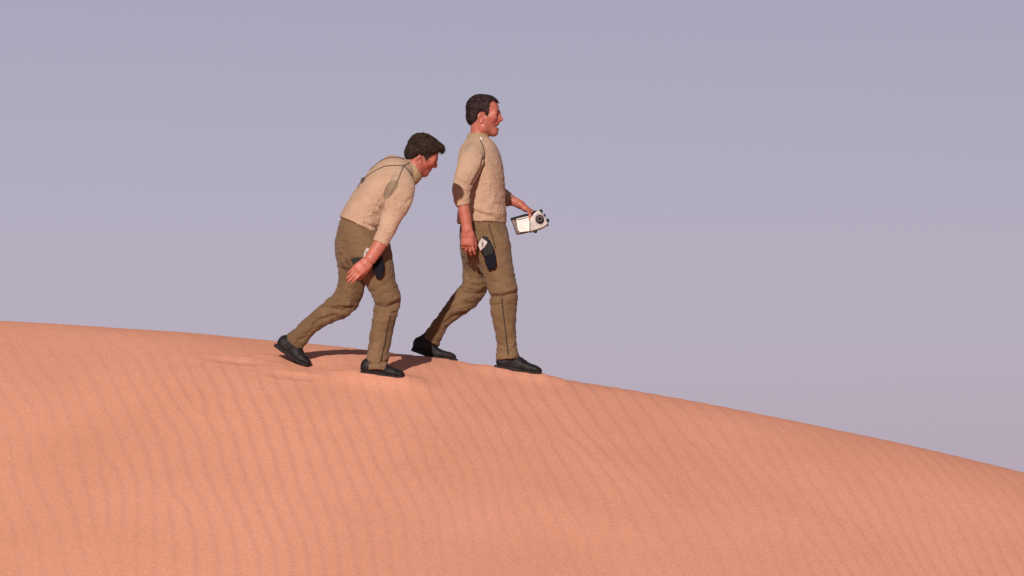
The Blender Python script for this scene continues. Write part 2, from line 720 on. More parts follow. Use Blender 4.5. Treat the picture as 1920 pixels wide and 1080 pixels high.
def ripple(x, y):
    sh = x.shape
    Q = np.stack([x.ravel() * .55, y.ravel() * .28, np.zeros(x.size)], 1)
    w1 = fbm(Q, 3, 3).reshape(sh)
    Q2 = np.stack([x.ravel() * 2.2, y.ravel() * .9, np.zeros(x.size) + 4], 1)
    w2 = fbm(Q2, 9, 2).reshape(sh)
    ph = (x + (0.155 - .028 * x) * y + 0.012 * (y + 3) ** 2 + 0.13 * w1 + 0.030 * w2) / 0.119 * 2 * math.pi
    # where ripples fork and die out: pairs of opposite dislocations
    rg = np.random.default_rng(33)
    for i in range(28):
        ax_, ay_ = rg.uniform(-3.9, 3.9), rg.uniform(-5.2, .6)
        bx_, by_ = ax_ + rg.normal(0, .22), ay_ - rg.uniform(.5, 1.6)
        ph = ph + np.arctan2(y - ay_, (x - ax_) * 2) - np.arctan2(y - by_, (x - bx_) * 2)
    Q3 = np.stack([x.ravel() * .7 + 9, y.ravel() * .5, np.zeros(x.size) + 2], 1)
    amp = np.clip(.75 + .55 * fbm(Q3, 21, 3).reshape(sh), .12, 1.5)
    s = np.sin(ph) - .40 * np.sin(2 * ph) + .16 * np.sin(3 * ph)
    return 0.00155 * amp * s


def prints(x, y):
    """shallow old footprints and scuffs trodden into the crest"""
    z = np.zeros_like(x)
    for (px, py, yy, L, W, dep, ang) in ((445, 712, -.85, .16, .07, .018, 4), (548, 738, -1.05, .13, .07, .018, 6),
                                         (640, 700, -.80, .08, .05, .008, 8), (508, 686, -.66, .07, .06, -.014, 8)):
        p = P(px, py, yy)
        a = R(ang)
        u = (x - p[0]) * math.cos(a) + (y - yy) * math.sin(a)
        v = -(x - p[0]) * math.sin(a) + (y - yy) * math.cos(a)
        q = (u / L) ** 2 + (v / W) ** 2
        z -= .6 * dep * np.exp(-q) - .16 * dep * np.exp(-((np.sqrt(q) - 1.5) / .45) ** 2)
    return z


def build_dune():
    def ax(lo, hi, h, grow, far):
        c = list(np.arange(lo, hi, h))
        st, x = h, c[-1]
        while x < far:
            st *= grow; x += st; c.append(x)
        st, x = h, c[0]
        while x > -far:
            st *= grow; x -= st; c.insert(0, x)
        return np.array(c)
    xs = ax(-3.7, 3.7, 0.0135, 1.09, 4000)
    ys = ax(-5.2, 1.0, 0.016, 1.09, 4000)
    X, Y = np.meshgrid(xs, ys, indexing='ij')
    Z = ground(X, Y)
    inn = np.exp(-np.maximum(np.abs(X) - 7, 0) / 3) * np.exp(-np.maximum(np.abs(Y + 2) - 7, 0) / 3)
    Z = Z + ripple(X, Y) * inn + prints(X, Y)
    soft = np.stack([X.ravel() * 1.1, Y.ravel() * .8, 0 * X.ravel()], 1)
    Z = Z + 0.006 * fbm(soft, 40, 3).reshape(X.shape) * inn
    # low dunes on the far plain
    far = np.clip((np.hypot(X, Y) - 40) / 200, 0, 1)
    Z = Z + far * 1.2 * fbm(np.stack([X.ravel() / 120, Y.ravel() / 90, 0 * X.ravel()], 1), 5, 3).reshape(X.shape)
    nx, ny = X.shape
    V = np.stack([X.ravel(), Y.ravel(), Z.ravel()], 1)
    idx = np.arange(nx * ny).reshape(nx, ny)
    Fq = np.stack([idx[:-1, :-1].ravel(), idx[1:, :-1].ravel(), idx[1:, 1:].ravel(), idx[:-1, 1:].ravel()], 1)
    o = mesh_obj('sand_dune', V, Fq, M['sand'])
    tag(o, 'rippled orange sand dune sloping down to the right under both walkers', kind='structure')
    return o


# feet: heel, ball, toe of each sole in the photograph and how far off they stand
YA, YB = 0.0, -0.80
FEET = {
    'a_near': ((928, 691), (985, 700), (1015, 704), YA - .10),
    'a_far': ((772, 658), (813, 673), (857, 678), YA + .10),
    'b_near': ((676, 703), (727, 708), (757, 712), YB - .10),
    'b_far': ((514, 650), (556, 680), (579, 690), YB + .09),
}
for nm, (h_, b_, t_, y_) in FEET.items():
    for q in ((h_, t_) if 'near' in nm else (b_, t_)):
        p = P(q[0], q[1], y_)
        z = float(ground(np.array([p[0]]), np.array([y_]))[0])
        dz = p[2] + (0.017 if 'near' in nm else 0.011) - z
        print('contact', nm, [round(float(v), 3) for v in p], 'ground off by', round(dz, 4))
        CONTACT.append((p[0], y_, dz, 0.16))
dune = build_dune()


# ------------------------------------------------------------------ people
def S(pl, pr, y, rv, v=None):
    a, b = P(pl[0], pl[1], y), P(pr[0], pr[1], y)
    t = ((a + b) / 2, float(np.linalg.norm(a - b)) / 2, rv)
    return t + (v,) if v is not None else t


def hand(f, wrist, d, n, t, curl, k=0.006, sc=1.0, thumb=None, spread=0.06, thumb_out=0.5):
    """palm, four unequal bent fingers and a thumb; d towards the fingers, n out of the palm, t towards the thumb"""
    d, n, t = nrm(d), nrm(n), nrm(t)
    wrist = np.asarray(wrist, float)
    k1 = wrist + d * .088 * sc
    f.seg(wrist - d * .01, wrist + d * .03 * sc, (.030 * sc, .019 * sc), (.036 * sc, .019 * sc), .015, v=n)
    f.seg(wrist + d * .03 * sc, k1 - d * .004, (.036 * sc, .018 * sc), (.040 * sc, .0145 * sc), .01, v=n)
    f.ell(wrist + d * .035 * sc + t * .024 * sc + n * .008, (.026 * sc, .017 * sc, .017 * sc), .012, A=np.array([d, t, n]))
    lens = (.078, .088, .082, .064)
    for i in range(4):
        off = (.029, .010, -.010, -.028)[i]
        base = k1 + t * off * sc - d * (0, -.004, -.002, .006)[i]
        fd = nrm(d + t * (1.5 - i) * spread)
        L = lens[i] * sc
        ang = 0
        p = base - fd * .018 * sc
        rs = (.0098, .0090, .0082, .0068)
        parts = (.018 * sc + L * .45, L * .31, L * .24)
        for j in range(3):
            ang += curl[i][j]
            dd = fd * math.cos(ang) + n * math.sin(ang)
            q = p + dd * parts[j]
            f.seg(p, q, rs[j] * sc, rs[j + 1] * sc, .010 if j == 0 else .003)
            p = q
    if thumb is None:
        b0 = wrist + d * .022 * sc + t * .024 * sc + n * .006
        b1 = b0 + nrm(d * .75 + t * thumb_out + n * .28) * .048 * sc
        b2 = b1 + nrm(d * .95 + t * thumb_out * .35 + n * .35) * .032 * sc
        b3 = b2 + nrm(d * .95 + t * .0 + n * .45) * .026 * sc
        thumb = (b0, b1, b2, b3)
    rr = (.016, .0118, .0102, .0078)
    for j in range(3):
        f.seg(thumb[j], thumb[j + 1], rr[j] * sc, rr[j + 1] * sc, .012 if j == 0 else .003)


class Head:
    def __init__(s, o, pitch, yaw, roll=0, sc=1.0):
        s.s = sc
        cp, sp, cy, sy = math.cos(R(pitch)), math.sin(R(pitch)), math.cos(R(yaw)), math.sin(R(yaw))
        Fv = np.array([cp * cy, cp * sy, -sp]); Lv = np.array([-sy, cy, 0]); Uv = np.array([sp * cy, sp * sy, cp])
        cr, sr = math.cos(R(roll)), math.sin(R(roll))
        s.A = np.array([Fv, Lv * cr + Uv * sr, Uv * cr - Lv * sr])
        s.o = np.asarray(o, float)

    def w(s, x, y, z):
        return s.o + (s.A[0] * x + s.A[1] * y + s.A[2] * z) * s.s

    def loc(s, V):
        return (V - s.o) @ s.A.T / s.s


def build_head(f, H, op, earz=-.022):
    A = H.A
    e = lambda c, r, k, mode='add': f.ell(H.w(*c), [q * H.s for q in r], k, A, mode)
    g = lambda a, b, ra, rb, k, mode='add': f.seg(H.w(*a), H.w(*b), ra * H.s, rb * H.s, k, v=A[1], mode=mode)
    jd = -.011 * op
    e((-.008, 0, .032), (.092, .074, .082), .02)
    e((.040, 0, .028), (.062, .062, .068), .03)
    e((.046, 0, -.035), (.050, .056, .066), .03)
    for sgn in (-1, 1):
        g((-.002, .050 * sgn, -.050), (.012, .052 * sgn, -.085 + jd * .6), .020, .018, .03)      # jaw angle
        g((.012, .050 * sgn, -.085 + jd * .6), (.069, .014 * sgn, -.108 + jd), .019, .0155, .03)
    e((.075, 0, -.105 + jd), (.0175, .023, .0165), .02)
    g((.040, 0, -.085), (.070, 0, -.100 + jd), .034, .022, .03)
    for sgn in (-1, 1):
        g((.096, .010 * sgn, .008), (.083, .045 * sgn, .006), .0125, .012, .02)                   # brow
        e((.066, .044 * sgn, -.026), (.028, .018, .020), .03)                                     # cheekbone
        e((.100, .014 * sgn, -.0415), (.015, .009, .0095), .008)                                  # nostril wing
    g((.102, 0, .002), (.115, 0, -.024), .0080, .0095, .012)
    g((.115, 0, -.024), (.1245, 0, -.0350), .0095, .0088, .006)
    g((.108, 0, -.044), (.118, 0, -.038), .008, .009, .006)
    e((.088, 0, -.060), (.014, .022, .013), .015)
    e((.090, 0, -.026), (.0215, .0215, .032), .012)
    for sgn in (-1, 1):
        e((.102, .031 * sgn, -.010), (.015, .017, .011), .012, 'sub')
    # mouth
    if op:
        e((.102, 0, -.0805), (.034, .024, .0150), .005, 'sub')
        for sgn in (-1, 1):
            g((.1005, 0, -.0635), (.088, .022 * sgn, -.073), .0058, .0048, .005)
            g((.098, 0, -.0985), (.086, .022 * sgn, -.087), .0070, .0050, .005)
    else:
        for sgn in (-1, 1):
            g((.101, 0, -.0675), (.088, .023 * sgn, -.0735), .0062, .004, .005)
            g((.0985, 0, -.0800), (.087, .022 * sgn, -.0765), .0072, .004, .005)
        g((.110, -.03, -.0738), (.110, .03, -.0738), .0022, .0022, .004, 'sub')
    # eyelids around the eyeballs
    for sgn in (-1, 1):
        g((.089, .021 * sgn, -.004), (.084, .043 * sgn, -.0055), .0062, .0060, .005)
        g((.088, .021 * sgn, -.0185), (.083, .043 * sgn, -.0180), .0052, .0055, .005)
    # ears
    for sgn in (-1, 1):
        a = H.A.copy()
        th = R(14)
        Ae = np.array([a[0] * math.cos(th) + a[2] * math.sin(th), a[1], -a[0] * math.sin(th) + a[2] * math.cos(th)])
        f.ell(H.w(-.006, .077 * sgn, earz), (.0175, .0085, .0325), .008, Ae)
        f.ell(H.w(-.009, .083 * sgn, earz + .006), (.0165, .0065, .021), .004, Ae)
        f.ell(H.w(-.002, .0875 * sgn, earz - .001), (.0095, .0075, .017), .003, Ae, 'sub')
        f.ell(H.w(-.002, .079 * sgn, earz - .027), (.010, .006, .009), .006, Ae)


def skin_tint(me, Vw, H, loc, op):
    q = H.loc(Vw)
    n = len(q)
    c = np.ones((n, 4), np.float32)
    head = (q[:, 2] > -.15) & (np.abs(q[:, 1]) < .1) & (np.abs(q[:, 0]) < .15)

    def blend(mask, col):
        for i in range(3):
            c[:, i] = c[:, i] * (1 - mask) + c[:, i] * col[i] * mask
    gz = lambda p, r: np.exp(-(((q[:, 0] - p[0]) / r[0]) ** 2 + ((np.abs(q[:, 1]) - p[1]) / r[1]) ** 2 + ((q[:, 2] - p[2]) / r[2]) ** 2))
    blend(np.clip(gz((.105, .028, .013), (.03, .020, .0065)) * 1.5, 0, 1) * head, (.16, .12, .13))     # eyebrows
    blend(gz((.105, .0, -.036), (.02, .02, .014)) * head, (1.05, .8, .8))
    blend(gz((.07, .045, -.035), (.03, .03, .022)) * .6 * head, (1.0, .82, .82))
    beard = np.clip((-.058 - q[:, 2]) / .02, 0, 1) * np.clip((q[:, 0] - .005) / .03, 0, 1) * np.clip((q[:, 2] + .14) / .01, 0, 1)
    blend(beard * .7 * head, (.78, .80, .84))
    lipz = (-.064, -.098) if op else (-.068, -.080)
    for z in lipz:
        blend(np.clip(gz((.1, .0, z), (.018, .022, .0065)) * 1.2, 0, 1) * head, (.72, .50, .52))
    if op:
        blend(np.clip(gz((.080, .0, -.081), (.020, .02, .013)) * 1.6, 0, 1) * head, (.22, .13, .14))
    blend(gz((-.002, .083, -.022), (.010, .006, .016)) * head, (.75, .62, .62))
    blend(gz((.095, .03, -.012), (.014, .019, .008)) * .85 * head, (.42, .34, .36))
    blend(gz((.060, .05, -.045), (.03, .03, .03)) * .5 * head, (.86, .76, .76))
    at = me.color_attributes.new('skin_tint', 'FLOAT_COLOR', 'POINT')
    at.data.foreach_set('color', c.ravel())


def poly_sdf(x, z, poly):
    d = np.full(np.broadcast(x, z).shape, 1e9, np.float32)
    ins = np.zeros(d.shape, bool)
    n = len(poly)
    for i in range(n):
        ax_, az = poly[i]; bx, bz = poly[(i + 1) % n]
        ex, ez = bx - ax_, bz - az
        t = np.clip(((x - ax_) * ex + (z - az) * ez) / (ex * ex + ez * ez), 0, 1)
        d = np.minimum(d, np.hypot(x - ax_ - t * ex, z - az - t * ez))
        ins ^= ((az > z) != (bz > z)) & (x < (bx - ax_) * (z - az) / (bz - az + 1e-9) + ax_)
    return np.where(ins, -d, d)


def build_hair(H, prims, poly, mat, parent, loc, blades, comb, seed, blen=(.016, .030)):
    h = .003
    r = .15
    f = Field(*[np.arange(H.o[i] - r, H.o[i] + r, h) for i in range(3)])
    for c, rr in prims:
        f.ell(H.w(*c), [q_ * H.s for q_ in rr], .02, H.A)
    X, Y, Z = f.pts(f.box(H.o - 1, H.o + 1))
    lx = ((X - H.o[0]) * H.A[0][0] + (Y - H.o[1]) * H.A[0][1] + (Z - H.o[2]) * H.A[0][2]) / H.s
    lz = ((X - H.o[0]) * H.A[2][0] + (Y - H.o[1]) * H.A[2][1] + (Z - H.o[2]) * H.A[2][2]) / H.s
    d = poly_sdf(lx, lz, poly).astype(np.float32)
    k = .008
    hh = np.maximum(k - np.abs(f.f - d), 0) / k
    f.f = np.maximum(f.f, d) + hh * hh * k * .25
    V, Fq = biggest(*f.mesh())
    N = vnormals(V, Fq)
    q = H.loc(V)
    st = fbm(np.stack([q[:, 0] * 60, q[:, 1] * 90, q[:, 2] * 45], 1), seed, 3)
    V = V + N * (np.clip(st, -1, 1) * .0013)[:, None]
    VV, FF = [V], [Fq]
    base = len(V)
    rg = np.random.default_rng(seed)
    ids = rg.choice(len(V), blades)
    bv, bf = [], []
    for i in ids:
        l = q[i]
        n = N[i]
        if (l[2] < -.02 and l[0] > 0.01):
            continue
        cdir = comb(l)
        cw = H.A[0] * cdir[0] + H.A[1] * cdir[1] + H.A[2] * cdir[2] + rg.normal(0, .22, 3)
        cw = cw - n * (cw @ n)
        cw = nrm(cw)
        L = rg.uniform(*blen)
        sd_ = nrm(np.cross(n, cw))
        wd = rg.uniform(.0012, .0028)
        p = V[i] - n * .004
        lift = rg.uniform(.15, .55)
        rows = []
        for j, tt_ in enumerate((0, .4, .75, 1.0)):
            c = p + cw * L * tt_ + n * (L * lift * (tt_ - .75 * tt_ * tt_) + .002)
            ww = wd * (1 - tt_ * .9)
            rows.append((c - sd_ * ww, c + n * ww * .9, c + sd_ * ww))
        b0 = base + len(bv)
        for rw in rows:
            bv.extend(rw)
        for j in range(3):
            a = b0 + j * 3
            bf.append((a, a + 1, a + 4, a + 3)); bf.append((a + 1, a + 2, a + 5, a + 4))
            bf.append((a + 2, a, a + 3, a + 5))
    VV.append(np.array(bv)); FF.append(np.array(bf))
    o = mesh_obj('hair', np.concatenate(VV), np.concatenate(FF), mat, parent, loc)
    return o


def build_eyes(H, parent, loc, look=(1, 0, 0)):
    for sgn in (-1, 1):
        c = H.w(.0815, .032 * sgn, -.0115)
        bm = bmesh.new()
        bmesh.ops.create_uvsphere(bm, u_segments=16, v_segments=10, radius=.0122)
        for fc in bm.faces:
            fc.smooth = True
        me = bpy.data.meshes.new('eye')
        bm.to_mesh(me); bm.free()
        me.materials.append(M['eye'])
        o = bpy.data.objects.new('eye', me); COL.objects.link(o)
        o.parent = parent; o.location = c - np.asarray(loc)
        d = nrm(H.A[0] * look[0] + H.A[1] * look[1] + H.A[2] * look[2])
        bm = bmesh.new()
        bmesh.ops.create_uvsphere(bm, u_segments=14, v_segments=8, radius=.0062)
        me2 = bpy.data.meshes.new('iris')
        bm.to_mesh(me2); bm.free()
        me2.materials.append(M['iris'])
        i = bpy.data.objects.new('iris', me2); COL.objects.link(i)
        i.parent = o; i.location = d * .0078


def build_shoe(parent, loc, spec, shaft_to, name='shoe'):
    (h_, b_, t_, y) = spec
    hp, bp, tp = (P(*q, y) for q in (h_, b_, t_))
    lo = np.minimum(np.minimum(hp, bp), tp) - .13
    hi = np.maximum(np.maximum(hp, bp), tp) + .2
    f = Field(*[np.arange(lo[i], hi[i], .0045) for i in range(3)])
    Y_ = np.array([0, 1.0, 0])
    up1 = nrm(np.cross(bp - hp, Y_)); up1 = up1 if up1[2] > 0 else -up1
    up2 = nrm(np.cross(tp - bp, Y_)); up2 = up2 if up2[2] > 0 else -up2

    def bot(t):     # 0 heel .. 1 toe
        if t < .62:
            return hp + (bp - hp) * t / .62, up1
        q = (t - .62) / .38
        return bp + (tp - bp) * q, nrm(up1 * (1 - q) + up2 * q) if q < .6 else up2
    prof = [(.10, .080, .031), (.20, .090, .035), (.32, .092, .036), (.43, .084, .037), (.55, .066, .040), (.68, .052, .044), (.81, .044, .046), (.92, .036, .041)]
    pts = []
    for t, hgt, wd in prof:
        b, u = bot(t)
        pts.append((b + u * (.008 + hgt / 2), hgt / 2 + .004, wd))
    f.loft(pts, .004, .006, 3)
    b, u = bot(.2)
    sd_ = nrm(np.asarray(shaft_to) - b - u * .05)
    f.seg(b + u * .055, b + u * .055 + sd_ * .085, (.050, .042), (.048, .042), .02)
    V, Fq = biggest(*f.mesh())
    N = vnormals(V, Fq)
    V = V + N * (fbm(V * 34, 71, 3) * .0025)[:, None]
    o = mesh_obj(name, V, Fq, M['shoe'], parent, loc)
    SO = [(-.02, .016), (-.008, .026), (.05, .033), (.2, .037), (.38, .036), (.55, .041), (.7, .047), (.82, .047), (.92, .041), (.985, .029), (1.01, .014)]
    V, Fq = [], []
    for i, (t, wd) in enumerate(SO):
        b, u = bot(t)
        th = .022 if t < .45 else .016
        for dv, du in ((-1, .004), (-.93, 0), (.93, 0), (1, .004), (1, th - .003), (.94, th), (-.94, th), (-1, th - .003)):
            V.append(b + u * du + Y_ * wd * dv)
        if i:
            for j in range(8):
                a0 = (i - 1) * 8
                Fq.append((a0 + j, a0 + (j + 1) % 8, a0 + 8 + (j + 1) % 8, a0 + 8 + j))
    Fq.append(tuple(range(8))[::-1]); Fq.append(tuple(range(len(V) - 8, len(V))))
    mesh_obj('sole', V, Fq, M['sole'], o, loc, False)
    # laces across the instep
    for t in (.44, .52, .60):
        b, u = bot(t)
        hgt = np.interp(t, [p_[0] for p_ in prof], [p_[1] for p_ in prof]) + .016
        wd = np.interp(t, [p_[0] for p_ in prof], [p_[2] for p_ in prof])
        pp = [b + u * (.014 + (hgt - .014) / 2 + (hgt / 2 - .002) * math.sin(a)) + Y_ * wd * 1.03 * math.cos(a) for a in np.linspace(R(35), R(145), 9)]
        Vt, Ft = tube(pp, .0026, 5)
        mesh_obj('lace', Vt, Ft, M['black_plastic'], o, loc)
    return o, (hp, bp, tp, up1, up2, bot)


def cloth_finish(f, seed, masks, amp0, fr, folds, it=2):
    """mesh of a garment with its creases; masks: (centre px, radius px, amplitude)"""
    V, Fq = biggest(*f.mesh())
    V = smooth_mesh(V, Fq, it)
    N = vnormals(V, Fq)
    q = proj(V)
    amp = np.full(len(V), amp0)
    for (mx, my), r, a in masks:
        amp += a * np.exp(-(((q[:, 0] - mx) ** 2 + (q[:, 1] - my) ** 2) / r ** 2))
    n = fbm(V * np.array(fr), seed, 3)
    n = 1.0 - 2.2 * np.sqrt(np.abs(n) + .004)
    V = V + N * (amp * n)[:, None]
    for fl, yr in folds:
        V = fold(V, N, fl, yr)
    N = vnormals(V, Fq)
    return V, Fq, N


def add_piping(parent, loc, bvh, paths, r, mat, name='piping'):
    for pth in paths:
        pp = on_surface(bvh, pth)
        run = [pp[0]]
        for p in pp[1:]:
            if np.linalg.norm(p - run[-1]) < .09:
                run.append(p)
        V, F = tube(run, r, 6)
        mesh_obj(name, V, F, mat, parent, loc)


def build_person(D):
    loc = D['loc']
    yc = D['y']
    # ---------------- body: one continuous skin
    H = Head(P(*D['head'][0], yc + D['head'][3]), D['head'][1], D['head'][2], D['head'][4], D['head'][5])
    allp = [s[0] for key in ('torso', 'leg_near', 'leg_far', 'arm_near', 'arm_far', 'fore_near', 'fore_far') for s in D[key]]
    lo = np.min(allp, 0) - .25; hi = np.max(allp, 0) + .25
    hi[2] = H.o[2] + .16
    lo[2] = loc[2] - .1
    ho = H.o
    fine_x = [(ho[0] - .13, ho[0] + .15, .0028)]
    fine_z = [(ho[2] - .16, ho[2] + .15, .0028)]
    for wq in D['fine']:
        fine_z.append((wq[0], wq[1], .0034))
    lo[0] = min(lo[0], ho[0] - .14); hi[0] = max(hi[0], ho[0] + .16)
    fx = axis(lo[0], hi[0], .0046, fine_x + D['finex'])
    fy = axis(yc - .40, yc + .40, .0042, [(yc - .085, yc + .085, .0036)])
    fz = axis(lo[2], hi[2], .0055, fine_z)
    f = Field(fx, fy, fz)
    f.loft(D['torso'], .02, .02, 3, .87)
    f.loft(D['pelvis'], .03, .02, 3, .87)
    for kf in ('leg_near', 'leg_far'):
        L_ = [(c_, ru_ * .66, rv_ * .70) for c_, ru_, rv_ in D[kf][:-2]] + [(c_, .042, .040) for c_, ru_, rv_ in D[kf][-2:-1]]
        f.loft(L_, .04, .008, 3)
    for ka, kf in (('arm_near', 'fore_near'), ('arm_far', 'fore_far')):
        f.loft(D[ka], .04, .008, 3, .76)
        f.loft(D[kf], .012, .0, 4)
    f.loft(D['neck'], .02, .015, 3)
    build_head(f, H, D['open'], D['earz'])
    for hd in D['hands']:
        hand(f, **hd)
    for kf, sp in (('leg_near', D['feet'][0]), ('leg_far', D['feet'][1])):
        hp, bp, tp = (P(*q, sp[3]) for q in sp[:3])
        an = D[kf][-2][0]
        Y_ = np.array([0, 1.0, 0])
        u1 = nrm(np.cross(bp - hp, Y_)); u1 = u1 if u1[2] > 0 else -u1
        f.seg(an, hp + (bp - hp) * .3 + u1 * .055, .036, .032, .02)
        f.seg(hp + (bp - hp) * .2 + u1 * .05, bp + u1 * .040, .026, .022, .02)
        f.seg(bp + u1 * .040, bp + (tp - bp) * .5 + u1 * .036, (.016, .026), (.013, .022), .01)
    V, Fq = biggest(*f.mesh())
    del f
    Vs = smooth_mesh(V, Fq, 10, .5)
    wgt = np.zeros(len(V))
    for kf in ('fore_near', 'fore_far'):
        a_, b_ = D[kf][0][0], D[kf][-1][0]
        t_ = ((V - a_) @ (b_ - a_)) / ((b_ - a_) @ (b_ - a_))
        d_ = np.linalg.norm(V - a_ - np.clip(t_, 0, 1)[:, None] * (b_ - a_), axis=1)
        wgt = np.maximum(wgt, ((t_ > -.3) & (d_ < .08)) * np.clip((1.05 - t_) / .15, 0, 1))
    V = V + (Vs - V) * wgt[:, None]
    body = mesh_obj('person', V, Fq, M['skin'], None, loc)
    body.location = loc
    skin_tint(body.data, V, H, loc, D['open'])
    tag(body, D['label'], 'person', D.get('group'))
    build_eyes(H, body, loc, D['look'])
    if D['open']:
        pts = [H.w(.083 + .013 * math.cos(a), .021 * math.sin(a), -.0705) for a in np.linspace(-1.35, 1.35, 9)]
        Vt, Ft = tube(pts, .0036, 6)
        mesh_obj('teeth', Vt, Ft, M['teeth'], body, loc)
    D['hair'](H, body, loc)

    # ---------------- trousers
    pts = [s[0] for key in ('leg_near', 'leg_far', 'pelvis') for s in D[key]]
    lo = np.min(pts, 0) - .2; hi = np.max(pts, 0) + .2
    lo[1], hi[1] = yc - .26, yc + .26
    f = Field(*[np.arange(lo[i], hi[i], .0048) for i in range(3)])
    for kf in ('leg_near', 'leg_far'):
        f.loft(D[kf], .035, .008, 4)
    f.loft(D['pelvis'], .05, .05, 1, .975)
    for kf in ('leg_near', 'leg_far'):
        c, ru, rv = D[kf][-1][:3]
        dn = nrm(D[kf][-1][0] - D[kf][-2][0])
        f.seg(c - dn * .035, c + dn * .05, (ru * .80, rv * .80), (ru * .92, rv * .92), .004, mode='sub')
        f.cut(c - dn * .002, dn, c - .14, c + .14)
    c = D['pelvis'][1][0]
    f.cut(c + np.array([0, 0, .05]) if D['up'] is None else c + nrm(D['up']) * .07, (0, 0, 1) if D['up'] is None else D['up'], c - .3, c + .3)
    V, Fq, N = cloth_finish(f, D['seed'] + 1, D['tr_mask'], .0021, (13, 9, 26), D['tr_folds'])
    tro = mesh_obj('trousers', V, Fq, M['trousers'], body, loc)
    bv = BVHTree.FromPolygons([tuple(p) for p in V], Fq.tolist())
    add_piping(tro, loc, bv, D['tr_pipe'], .0036, M['seam'], 'seam_piping')
    D['tro_bvh'] = bv

    # ---------------- shirt
    pts = [s[0] for key in ('torso', 'arm_near', 'arm_far') for s in D[key]]
    lo = np.min(pts, 0) - .17; hi = np.max(pts, 0) + .17
    lo[1], hi[1] = yc - .40, yc + .40
    f = Field(*[np.arange(lo[i], hi[i], .0048) for i in range(3)])
    f.loft(D['torso'], .03, .025, 4)
    for ka in ('arm_near', 'arm_far'):
        f.loft(D[ka][:3], .028, .009, 4)
        f.loft(D[ka][1:], .012, .010, 4)
        c, ru, rv = D[ka][-1][:3]
        dn = nrm(D[ka][-1][0] - D[ka][-2][0])
        f.seg(c - dn * .03, c + dn * .05, (ru * .82, rv * .82), (ru * .92, rv * .92), .004, mode='sub')
        bx_ = np.array([.085, rv + .014, .085])
        f.cut(c - dn * .002, dn, c - bx_, c + bx_)
    c, ru, rv = D['torso'][-1][:3]
    dn = nrm(D['torso'][-1][0] - D['torso'][-2][0]) if D.get('hem') is None else nrm(D['hem'])
    f.seg(c - dn * .02, c + dn * .08, (ru * .90, rv * .90), (ru * .97, rv * .97), .004, mode='sub')
    f.cut(c - dn * .002, dn, c - .22, c + .22) if D.get('hemcut') is None else f.cut(D['hemcut'], dn, np.asarray(D['hemcut']) - .2, np.asarray(D['hemcut']) + .2)
    V, Fq, N = cloth_finish(f, D['seed'] + 5, D['sh_mask'], .0009, D['sh_fr'], D['sh_folds'])
    shirt = mesh_obj('shirt', V, Fq, M['shirt'], body, loc)
    bv = BVHTree.FromPolygons([tuple(p) for p in V], Fq.tolist())
    add_piping(shirt, loc, bv, D['sh_pipe'], .0032, M['piping'])
    cen = V[Fq].mean(1)
    q = proj(cen)
    fn = np.cross(V[Fq[:, 2]] - V[Fq[:, 0]], V[Fq[:, 3]] - V[Fq[:, 1]])
    for nm, poly, mt, yr, facing in D['patches']:
        sel = in_poly(q, poly) & (cen[:, 1] > yr[0]) & (cen[:, 1] < yr[1])
        if facing:
            sel &= fn[:, 1] < 0
        if sel.sum() > 4:
            fs_ = Fq[sel]
            cnt = {}
            for q4 in fs_:
                for i in range(4):
                    e_ = tuple(sorted((int(q4[i]), int(q4[(i + 1) % 4]))))
                    cnt[e_] = cnt.get(e_, 0) + 1
            rim = sorted({v_ for e_, c_ in cnt.items() if c_ == 1 for v_ in e_})
            V2 = V.copy()
            qr = proj(V[rim])
            pl = [np.array(p_, float) for p_ in poly] + [np.array(poly[0], float)]
            bd = np.full(len(rim), 1e9); bp_ = qr.copy()
            for a_, b_ in zip(pl[:-1], pl[1:]):
                t_ = np.clip(((qr - a_) @ (b_ - a_)) / ((b_ - a_) @ (b_ - a_)), 0, 1)
                c_ = a_ + t_[:, None] * (b_ - a_)
                d_ = np.linalg.norm(qr - c_, axis=1)
                m_ = d_ < bd
                bd[m_] = d_[m_]; bp_[m_] = c_[m_]
            mv = (bp_ - qr) * .00329
            mv[bd > 2.5] = 0
            V2[rim, 0] += mv[:, 0]; V2[rim, 2] -= mv[:, 1]
            A_, B_ = patch_from(V2, Fq, N, sel)
            mesh_obj(nm, A_, B_, M[mt], shirt, loc)
    # collar
    cc = D['collar']
    lo = np.min([s[0] for s in cc], 0) - .14; hi = np.max([s[0] for s in cc], 0) + .14
    f = Field(*[np.arange(lo[i], hi[i], .0042) for i in range(3)])
    f.loft(cc, .005, .008, 4)
    dn = nrm(cc[-1][0] - cc[0][0])
    f.cut(cc[-1][0], nrm(dn + np.asarray(D['collar_tilt'])), lo, hi)
    f.cut(cc[0][0] - dn * .03, -dn, lo, hi)
    c, ru, rv = cc[-1][:3]
    f.seg(c - dn * .03, c + dn * .04, (ru * .86, rv * .86), (ru * .93, rv * .93), .004, mode='sub')
    V, Fq = biggest(*f.mesh())
    mesh_obj('collar', V, Fq, M['collar'], shirt, loc)
    for pth in D.get('pin', ()):
        pp = on_surface(bv, pth, 4, .003)
        if len(pp) > 1:
            Vt, Ft = tube(pp, .0055, 8)
            mesh_obj('collar_pin', Vt, Ft, M['white_plastic'], shirt, loc)
    # ---------------- shoes
    for kf, sp in (('leg_near', D['feet'][0]), ('leg_far', D['feet'][1])):
        build_shoe(body, loc, sp, D[kf][-2][0])
    return body


Vn = np.array
